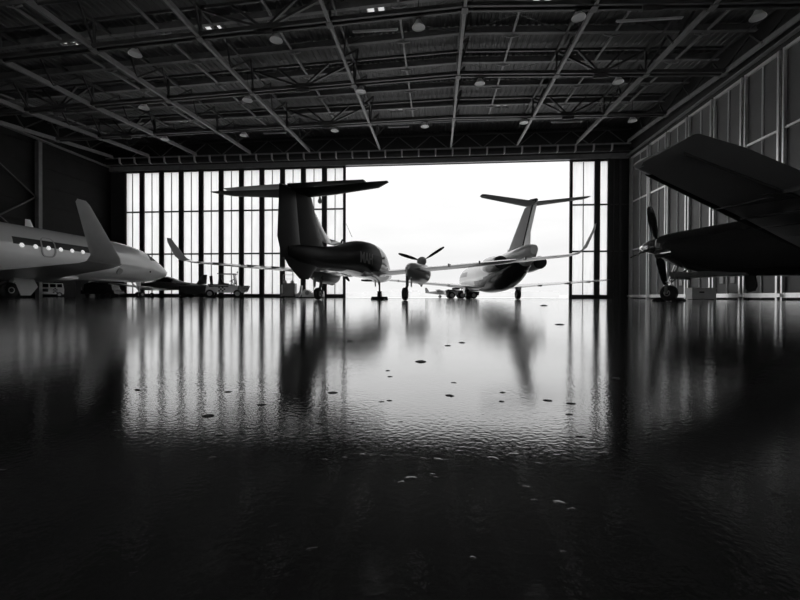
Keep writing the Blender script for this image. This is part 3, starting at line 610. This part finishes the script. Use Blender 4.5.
for k in range(7):
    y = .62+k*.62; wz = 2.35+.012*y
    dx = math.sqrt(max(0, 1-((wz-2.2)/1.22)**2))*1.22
    MB().lathe((dx-.03, y, wz), (1, 0, .24), [(0, .095), (.06, .095), (.065, .085), (.065, .01)], 20).build('cabin_window', 'glow_window', D, smooth=True)
dr = []
for k in range(24):
    a = 2*math.pi*k/24; c_, s2 = math.cos(a), math.sin(a); yy = 1.86+.34*math.copysign(abs(c_)**.6, c_); zz = 2.40+.44*math.copysign(abs(s2)**.6, s2)
    dr.append(Vector((math.sqrt(max(.01, 1.235**2-(zz-2.2)**2)), yy, zz)))
b = MB()
for k in range(24): b.bar(dr[k], dr[(k+1) % 24], .06, .04, up=(1, 0, 0))
b.build('door_outline', 'grey', D)
for s_ in (-1, 1):
    wing('wing', 'grey', D, mir([((1.0, 2.6, .98), 4.6, .12, (0, 0, 1)), ((2.8, 1.2, 1.03), 3.1, .12, (0, 0, 1)), ((8.0, -2.0, 1.18), 1.6, .11, (0, 0, 1)), ((8.4, -2.3, 1.24), 1.4, .10, (-.4, 0, .9))], s_))
    wing('winglet', 'light_grey', D, mir([((8.35, -2.28, 1.23), 1.42, .10, (-.4, 0, .9)), ((8.62, -2.62, 1.40), 1.22, .09, (-.95, 0, .2)), ((8.80, -4.05, 2.93), .50, .08, (-1, 0, .12)), ((8.81, -4.20, 3.03), .30, .08, (-1, 0, .12))], s_))
    MB().tube((s_*1.5, .1, 1.0), (s_*1.5, -.2, .4), .09).tube((s_*1.5, .5, .95), (s_*1.5, 0, .5), .05).build('main_gear_leg', 'metal', D, smooth=True)
    MB().prism([(-.45, 1.0), (.35, 1.0), (.62, .5), (.3, .12), (-.1, .12)], s_*1.98-.015, s_*1.98+.015, 'x').build('gear_door', 'light_grey', D)
    wheel(D, s_*1.55, -.2, .34, .22); wheel(D, s_*1.25, -.2, .34, .2)
    hull([(-8.6, 2.9, .35, .35, .35), (-7.5, 2.9, .55, .55, .55), (-5.4, 2.9, .6, .6, .6), (-4.6, 2.9, .5, .5, .5)], D, 'engine_nacelle', 'white', xc=s_*1.95, p=2)
    wheel(D, s_*.14, 9.3, .2, .14, 'nose_wheel')
MB().tube((0, 9.1, 1.1), (0, 9.3, .25), .06).tube((0, 8.6, 1.0), (0, 9.2, .5), .035).bar((-.2, 9.3, .2), (.2, 9.3, .2), .06).build('nose_gear_leg', 'metal', D, smooth=True)
MB().prism([(8.5, 1.05), (9.0, 1.05), (9.0, .78), (8.7, .74)], .3, .32, 'x').build('nose_gear_door', 'white', D)
MB().rings([foil((0, y, z), c, t, (0, 1, 0) if False else (1, 0, 0)) for y, z, c, t in ((2.3, 3.36, .45, .1), (2.1, 3.78, .24, .1))]).build('blade_antenna', 'white', D, smooth=True)
for (y, z) in ((8.9, 1.7), (9.6, 1.62), (9.9, 1.6), (10.7, 1.95)): MB().lathe((1.02-(y-8.9)*.33, y, z), (1, .4, 0), [(0, .05), (.06, .05), (.06, .01)], 10).build('air_data_probe', 'black', D)
MB().lathe((1.1, 6.3, 1.55), (1, 0, -.45), [(-.02, .2), (.03, .19), (.03, .01)], 20).build('round_hatch', 'grey', D)
MB().rings([foil((0, y, z), c, t, (1, 0, 0)) for y, z, c, t in ((-7.0, 3.3, 4.0, .07), (-9.5, 6.0, 2.4, .1))]).build('fin', 'white', D, smooth=True)

# ================================================================== 5 SMALL LOW-WING AIRPLANE by the doors
E = empty('light_airplane', W(-20.4, 35.0), heading(-74), label='small dark low-wing airplane parked beyond the large jet nose', cat='airplane')
def c5(x, y, z):
    if -.9 < y < 1.0 and z > 1.33: return ('canopy', 'smoke')
    if z > 1.25 and y < -1: return ('upper_fuselage', 'grey')
    return None
hull([(-4.2, 1.0, .06, .1, .1), (-3.0, 1.0, .22, .22, .22), (-1.6, 1.05, .42, .36, .40), (-.9, 1.1, .52, .52, .46), (0, 1.12, .56, .72, .5), (.7, 1.12, .55, .60, .5), (1.3, 1.08, .5, .38, .46), (2.4, 1.02, .42, .30, .38), (2.9, 1.0, .22, .2, .22)], E, 'fuselage', 'dgrey', c5)
for s_ in (-1, 1):
    wing('wing', 'grey', E, mir([((.5, .9, .72), 1.5, .14, (0, 0, 1)), ((4.8, .6, 1.05), 1.0, .12, (0, 0, 1))], s_))
    wing('stabilizer', 'grey', E, mir([((.05, -3.4, 1.05), .75, .1, (0, 0, 1)), ((1.6, -3.6, 1.08), .5, .1, (0, 0, 1))], s_))
    MB().tube((s_*1.4, .1, .8), (s_*1.5, 0, .2), .04).build('main_gear_leg', 'metal', E); wheel(E, s_*1.5, 0, .2, .14)
MB().rings([foil((0, y, z), c, t, (1, 0, 0)) for y, z, c, t in ((-3.1, 1.15, 1.1, .09), (-3.75, 1.95, .5, .09))]).build('fin', 'dgrey', E, smooth=True)
MB().tube((0, 2.0, .8), (0, 2.05, .2), .035).build('nose_gear_leg', 'metal', E); wheel(E, 0, 2.05, .18, .12, 'nose_wheel')
prop(E, (0, 2.95, 1.0), .85, (80, 260), sl=.25, sr=.14, w=.12)

# ================================================================== VEHICLES AND EQUIPMENT
def checker(parent, x0, z0, s_, y, nx, nz):
    b = MB()
    for i in range(nx):
        for j in range(nz):
            if (i+j) % 2 == 0: b.box((x0+i*s_, y, z0+j*s_), (s_, .012, s_))
    b.build('checker_marking', 'marking', parent)
# airport tractor under the dark airplane's left wing (local x runs along it, front to the left)
T = empty('ramp_tractor', W(-13.9, 32.0), PSI+math.radians(14), label='white ramp tractor with open cab and checkered side, under the dark left wing', cat='tractor')
b = MB(); b.prism([(-1.45, .42), (1.0, .42), (1.5, .45), (1.72, .95), (.35, 1.0), (-.35, .98), (-1.35, .95)], -.6, .6, 'y'); b.build('body', 'white', T, bevel=.04)
MB().box((-.45, -.61, .90), (1.4, .03, .10)).build('dark_side_panel', 'bpaint', T)
MB().prism([(.95, .5), (1.55, .5), (1.74, .98), (.95, .98)], -.62, .62, 'y').build('front_bumper', 'bpaint', T, bevel=.03)
MB().box((-.35, 0, 1.02), (1.8, 1.1, .12)).build('deck_plate', 'bpaint', T)
for cx in (-.5, .72):
    for cy in (-.5, .5): MB().bar((cx, cy, 1.0), (cx+(.08 if cx < 0 else -.1), cy, 1.86), .06).build('cab_post', 'dark_steel', T)
MB().box((.1, 0, 1.9), (1.35, 1.1, .07)).build('cab_roof', 'dgrey', T, bevel=.02)
MB().prism([(-.3, 1.02), (.15, 1.02), (.15, 1.15), (-.2, 1.2), (-.35, 1.6), (-.45, 1.6)], -.3, .3, 'y').build('seat', 'black', T)
MB().lathe((.42, 0, 1.38), (-.5, 0, .9), [(0, .17), (.02, .18), (.04, .17)], 20).bar((.55, 0, 1.05), (.42, 0, 1.38), .05).build('steering_wheel', 'black', T)
MB().box((.66, 0, 1.45), (.02, 1.0, .7)).build('windscreen', 'smoke', T)
MB().lathe((.9, -.45, 1.95), (0, 0, 1), [(0, .06), (.12, .06), (.15, .02)], 12).build('beacon', 'light_grey', T)
MB().bar((-1.0, -.4, 1.0), (-1.05, -.4, 1.72), .2, .12).build('exhaust_pipe', 'black', T)
checker(T, -.42, .55, .13, -.612, 4, 3)
for wx in (-1.1, .92):
    for wy in (-.55, .55):
        w = MB().lathe((wx, wy-.1, .33), (0, 1, 0), [(0, .2), (0, .28), (.04, .32), (.16, .32), (.2, .28), (.2, .2)], 24).build('wheel', 'tyre', T, smooth=True, angle=50)
        MB().lathe((wx, wy-.11, .33), (0, 1, 0), [(0, .03), (0, .17), (.04, .2), (.21, .2), (.22, .05)], 20).build('rim', 'light_grey', w)
# low dark ground power unit left of the tractor
G = empty('ground_power_cart', W(-16.6, 32.6), PSI, label='low black ground power cart left of the ramp tractor', cat='cart')
MB().box((0, 0, .58), (2.3, 1.1, .75)).build('housing', 'bpaint', G, bevel=.05)
for wx in (-.7, .7):
    for wy in (-.5, .5): MB().lathe((wx, wy-.08, .2), (0, 1, 0), [(0, .1), (0, .18), (.03, .2), (.13, .2), (.16, .18), (.16, .1)], 18).build('wheel', 'tyre', G, smooth=True)
MB().bar((-1.15, 0, .35), (-1.8, 0, .2), .06).build('tow_bar', 'dark_steel', G)
# small white airport van beneath the jet
V = empty('airport_van', W(-33.4, 38.0), PSI+math.radians(38), label='small white airport van with checkered side, seen beneath the left jet', cat='van')
b = MB(); b.prism([(-1.28, .28), (1.25, .28), (1.28, .75), (1.24, .98), (-.72, .98), (-1.2, .85), (-1.32, .6)], -.7, .7, 'y'); b.prism([(-.82, .96), (1.24, .96), (1.16, 1.42), (-.42, 1.42)], -.64, .64, 'y'); b.build('body', 'white', V, bevel=.04)
for x0, x1_ in ((-.62, .05), (.16, .62), (.72, 1.12)): MB().prism([(x0, 1.0), (x1_, 1.0), (x1_-.02, 1.34), (x0+(.24 if x0 < -.5 else 0), 1.34)], -.665, -.65, 'y').build('side_window', 'dark_glass', V)
MB().box((-.25, -.71, .68), (.55, .02, .3)).build('dark_side_sign', 'bpaint', V)
checker(V, .45, .5, .12, -.715, 3, 4)
for wx in (-.82, .9):
    for wy in (-.64, .64):
        w = MB().lathe((wx, wy-.09, .25), (0, 1, 0), [(0, .15), (0, .22), (.03, .25), (.15, .25), (.18, .22), (.18, .15)], 22).build('wheel', 'tyre', V, smooth=True)
        MB().lathe((wx, wy-.1, .25), (0, 1, 0), [(0, .03), (0, .13), (.02, .15), (.19, .15), (.2, .04)], 18).build('rim', 'metal', w)
V.scale = (.92, .92, .92)
# cabinet and dark machines along the left
K = empty('tool_cabinet', W(-29.6, 37.6), PSI, label='grey upright tool cabinet right of the airport van', cat='cabinet')
MB().box((0, 0, .75), (1.25, .7, 1.5)).build('body', 'panel', K, bevel=.02)
for e in (-.31, .31): MB().box((e, -.36, .78), (.58, .03, 1.35)).build('cabinet_door', 'panel', K)
MB().box((-.04, -.39, .8), (.03, .03, .25)).build('handle', 'metal', K)
K = empty('equipment_trailer', W(-27.2, 36.6), PSI, label='low dark equipment trailer behind the nose wheels of the left jet', cat='trailer')
MB().box((0, 0, .45), (3.0, 1.3, .3)).build('bed', 'bpaint', K); MB().prism([(-1.4, .6), (1.3, .6), (1.1, 1.25), (-.6, 1.4), (-1.3, 1.2)], -.55, .55, 'y').build('covered_load', 'bpaint', K, bevel=.06)
for wx in (-.9, .9):
    for wy in (-.6, .6): MB().lathe((wx, wy-.09, .2), (0, 1, 0), [(0, .1), (0, .18), (.03, .2), (.15, .2), (.18, .18), (.18, .1)], 18).build('wheel', 'tyre', K)
# rolling service cart beneath the T-tail
K = empty('service_cart', W(-9.35, 33.5), PSI, label='black rolling service cart with a tall wire handle, under the dark T-tail', cat='cart')
MB().box((0, 0, .68), (1.25, .7, 1.1)).build('box_body', 'bpaint', K, bevel=.03); MB().box((-.42, -.36, .75), (.12, .03, .7)).build('pale_strip', 'white', K)
b = MB()
for e in (-.5, .3): b.tube((e, .2, 1.2), (e, .2, 1.95), .02, n=8)
b.tube((-.5, .2, 1.95), (.3, .2, 1.95), .02, n=8); b.tube((-.5, .2, 1.6), (.3, .2, 1.6), .015, n=8); b.build('wire_handle', 'metal', K)
for e in (-.25, .35): MB().lathe((e, -.1, 1.23), (0, 0, 1), [(0, .16), (.12, .15), (.22, .1), (.25, .02)], 16).build('reel', 'light_grey', K, smooth=True)
MB().prism([(.62, .12), (.95, .12), (1.12, .45), (1.15, 1.05), (1.05, 1.05), (.95, .5), (.7, .3)], -.2, .2, 'y').build('curved_chute', 'light_grey', K)
for wx in (-.45, .45):
    for wy in (-.25, .25): MB().lathe((wx, wy-.04, .07), (0, 1, 0), [(0, .04), (0, .07), (.08, .07), (.08, .04)], 14).build('castor', 'tyre', K)
K = empty('tow_bar_trolley', W(-7.35, 33.2), PSI, label='low white trolley with round marking beside the service cart', cat='trolley')
MB().prism([(-.75, .1), (1.0, .1), (1.0, .35), (.1, .42), (-.2, .68), (-.55, .72), (-.75, .4)], -.3, .3, 'y').build('body', 'white', K, bevel=.03)
MB().lathe((-.3, -.31, .42), (0, 1, 0), [(0, .17), (-.012, .17), (-.012, .1), (0, .1)], 20).build('round_marking', 'grey', K)
MB().box((1.0, 0, .35), (.06, .4, .5)).build('end_plate', 'bpaint', K)
for wx in (-.5, .7):
    for wy in (-.24, .24): MB().lathe((wx, wy-.03, .07), (0, 1, 0), [(0, .04), (0, .07), (.06, .07), (.06, .04)], 14).build('castor', 'tyre', K)
# aircraft tug under the nose of the white jet
K = empty('aircraft_tug', W(4.9, 31.6), PSI, label='low dark aircraft tug in front of the white jet in the opening', cat='tug')
MB().prism([(-1.3, .25), (1.2, .25), (1.25, .55), (.3, .62), (-1.2, .72), (-1.38, .6)], -.7, .7, 'y').build('chassis', 'bpaint', K, bevel=.04)
MB().box((-.72, -.71, .42), (.55, .03, .26)).build('side_panel', 'light_grey', K); MB().box((-.5, 0, .78), (.5, .9, .14)).build('seat_box', 'black', K, bevel=.02)
MB().lathe((-.1, 0, .85), (-.5, 0, .8), [(0, .14), (.03, .15), (.05, .14)], 16).bar((.05, 0, .55), (-.1, 0, .85), .04).build('steering_wheel', 'black', K)
for wx in (-.9, -.1, .8):
    for wy in (-.65, .65):
        w = MB().lathe((wx, wy-.1, .27), (0, 1, 0), [(0, .17), (0, .24), (.03, .27), (.17, .27), (.2, .24), (.2, .17)], 22).build('wheel', 'tyre', K, smooth=True)
        MB().lathe((wx, wy-.11, .27), (0, 1, 0), [(0, .03), (0, .13), (.02, .16), (.21, .16), (.22, .04)], 18).build('rim', 'light_grey', w)
# white chest by the right wall
K = empty('storage_chest', W(20.3, 26.6) + Vector((-.9, 0, 0)), 0, label='low white storage chest on the floor by the right wall', cat='chest')
K.location = (17.6, 28.4, 0)
MB().box((0, 0, .38), (1.5, .7, .68)).build('body', 'light_grey', K, bevel=.02); MB().box((0, 0, .76), (1.56, .76, .08)).build('lid', 'light_grey', K, bevel=.02)
MB().box((-.15, -.36, .5), (.3, .02, .1)).build('small_sign', 'marking', K)
for e in (-.6, .6): MB().box((e, 0, .03), (.1, .6, .06)).build('skid', 'black', K)

# chocks of the twin
hd = math.radians(12.5)
chock(W(-1.22+2.03*math.sin(hd), 13.3+2.03*math.cos(hd)), heading(12.5), 'black wheel chocks at the nose wheel of the dark twin-propeller airplane', .5)

# ================================================================== BEYOND THE APRON
random.seed(3)
far = [(-60, 640, 60, 6), (-15, 660, 46, 10), (20, 700, 30, 10), (52, 640, 40, 7), (95, 690, 56, 9), (140, 660, 34, 9), (175, 700, 50, 8), (225, 650, 60, 10), (-120, 680, 50, 11)]
FARL = ['behind the nose wheel of the twin', 'just left of the right propeller of the twin', 'narrow one between the twin and the tug', 'above the tug', 'under the right wing of the white jet', 'narrow one left of the right door leaves', 'behind the right door leaves', 'farthest right, beyond the door leaves', 'farthest left, behind the left doors']
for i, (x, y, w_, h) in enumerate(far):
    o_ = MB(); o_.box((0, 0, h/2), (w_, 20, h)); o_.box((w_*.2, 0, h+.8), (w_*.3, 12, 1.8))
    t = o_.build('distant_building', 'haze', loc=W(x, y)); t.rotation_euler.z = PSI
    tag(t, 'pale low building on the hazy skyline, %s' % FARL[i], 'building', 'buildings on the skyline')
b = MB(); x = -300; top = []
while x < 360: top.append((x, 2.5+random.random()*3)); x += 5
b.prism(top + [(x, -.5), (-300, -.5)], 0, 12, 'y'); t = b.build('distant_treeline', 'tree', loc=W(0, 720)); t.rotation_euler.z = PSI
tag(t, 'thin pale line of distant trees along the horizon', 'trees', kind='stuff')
for i, (x, y) in enumerate(((7.6, 76), (10.4, 80))):
    t = empty('distant_airplane', W(x*1.0, y), heading(-80 if i else 100), label=['tiny parked airplane on the apron left of the tug, nearer the twin', 'tiny parked airplane on the apron just left of the tug'][i], cat='airplane', group='far parked light airplanes')
    hull([(-2.8, 1.0, .05, .1, .1), (-1, 1.0, .3, .3, .3), (0, 1.0, .45, .5, .4), (1.6, .95, .35, .3, .3), (2.1, .9, .1, .1, .1)], t, 'fuselage', 'dgrey')
    for s_ in (-1, 1): wing('wing', 'dgrey', t, mir([((.3, .6, 1.3), 1.2, .12, (0, 0, 1)), ((4.6, .4, 1.45), .9, .1, (0, 0, 1))], s_)); wheel(t, s_*.9, 0, .25, .14); MB().tube((s_*.9, 0, .25), (s_*.3, 0, .8), .04).build('gear_leg', 'dark_steel', t)
    MB().rings([foil((0, y_, z_), c_, .09, (1, 0, 0)) for y_, z_, c_ in ((-2.0, 1.1, .8), (-2.5, 1.9, .4))]).build('fin', 'dgrey', t)

# ================================================================== CHIPS ON THE FLOOR (distance right, distance ahead, length)
CH = [(411, 478, 15), (402, 482, 9), (312, 549, 13), (474, 558, 9), (565, 552, 8), (561, 503, 16), (573, 509, 10), (528, 487, 11), (439, 459, 12), (219, 434, 13), (252, 438, 8), (246, 440, 8), (116, 411, 12), (208, 415, 16),
      (117, 430, 9), (213, 457, 9), (320, 423, 11), (352, 422, 9), (380, 429, 9), (424, 458, 9), (494, 458, 13), (515, 454, 13), (540, 463, 9), (474, 438, 12), (580, 436, 10), (604, 453, 14), (333, 392, 12), (382, 401, 8), (390, 400, 9),
      (401, 421, 8), (345, 457, 8), (325, 459, 9), (363, 454, 8), (295, 463, 8), (262, 404, 12), (228, 391, 10), (137, 389, 10), (450, 395, 12), (421, 361, 14), (454, 382, 8), (502, 401, 8), (503, 392, 8), (560, 324, 11), (548, 400, 12), (571, 403, 14),
      (433, 474, 8), (436, 477, 6), (390, 376, 7), (448, 345, 8), (388, 370, 7), (462, 342, 9), (544, 305, 9), (570, 414, 9), (0, 470, 14), (350, 340, 8), (617, 378, 10), (535, 500, 8), (780, 494, 16), (760, 470, 9), (790, 520, 10)]
def chip_mesh(seed):
    rnd = random.Random(seed); n = 12; rs = []
    prof = [(1.0, 0), (.9, .10), (.68, .20), (.35, .27), (.08, .29)]; ra = [1+rnd.uniform(-.22, .22) for _ in range(n)]
    for r, h in prof: rs.append([Vector((math.cos(2*math.pi*i/n)*r*ra[i]*.5, math.sin(2*math.pi*i/n)*r*ra[i]*.42, h*(1+rnd.uniform(-.1, .1))*.5)) for i in range(n)])
    return MB().rings(rs)
rc = random.Random(5); chips = {}
for i, (px, py_, sz) in enumerate(CH):
    hz = 296.4+(px-400)*.0045; d = .1*400/(py_-hz); d = min(d, 9)
    xc = (px-400)/400*d; l = sz/400*d*.8
    o_ = chip_mesh(i).build('paint_chip', 'chip', smooth=True, angle=60)
    o_.location = W(xc, d, 0); o_.scale = (l, l*rc.uniform(.55, .9), l*rc.uniform(.6, 1.0)*(.62 if py_ > 415 else 1.0)); o_.rotation_euler.z = rc.uniform(-.5, .5)
    if i < 2: lab, g = ('pair of dark blisters on the near floor at the centre, the %s one' % ('larger' if i == 0 else 'smaller')), None
    elif i == 2: lab, g = 'dark paint chip alone on the near floor, lower left of centre', None
    elif py_ < 330: lab, g = ('small dark lump far out on the bright floor, %s' % ('near the white jet' if py_ < 310 else 'right of the opening reflection')), None
    else:
        lab = '%s dark paint chip %s, %s' % ('broad' if sz > 12 else ('small' if sz > 8 else 'tiny'), 'at the left' if px < 270 else ('left of centre' if px < 390 else ('at the centre' if px < 460 else ('right of centre' if px < 560 else 'at the right'))),
              'within the bright reflection' if py_ < 412 else ('below the bright reflection' if py_ < 446 else 'in the dark foreground'))
        chips.setdefault(lab, []).append((py_, o_))
        g = 'paint chips scattered on the floor'
    tag(o_, lab, 'paint chip', g)
for lab, L_ in chips.items():
    if len(L_) > 1:
        L_.sort(key=lambda q: -q[0])
        for k, (_, o_) in enumerate(L_): o_['label'] = lab + ', ' + ('nearest the camera' if k == 0 else T_[k]+' nearest the camera')
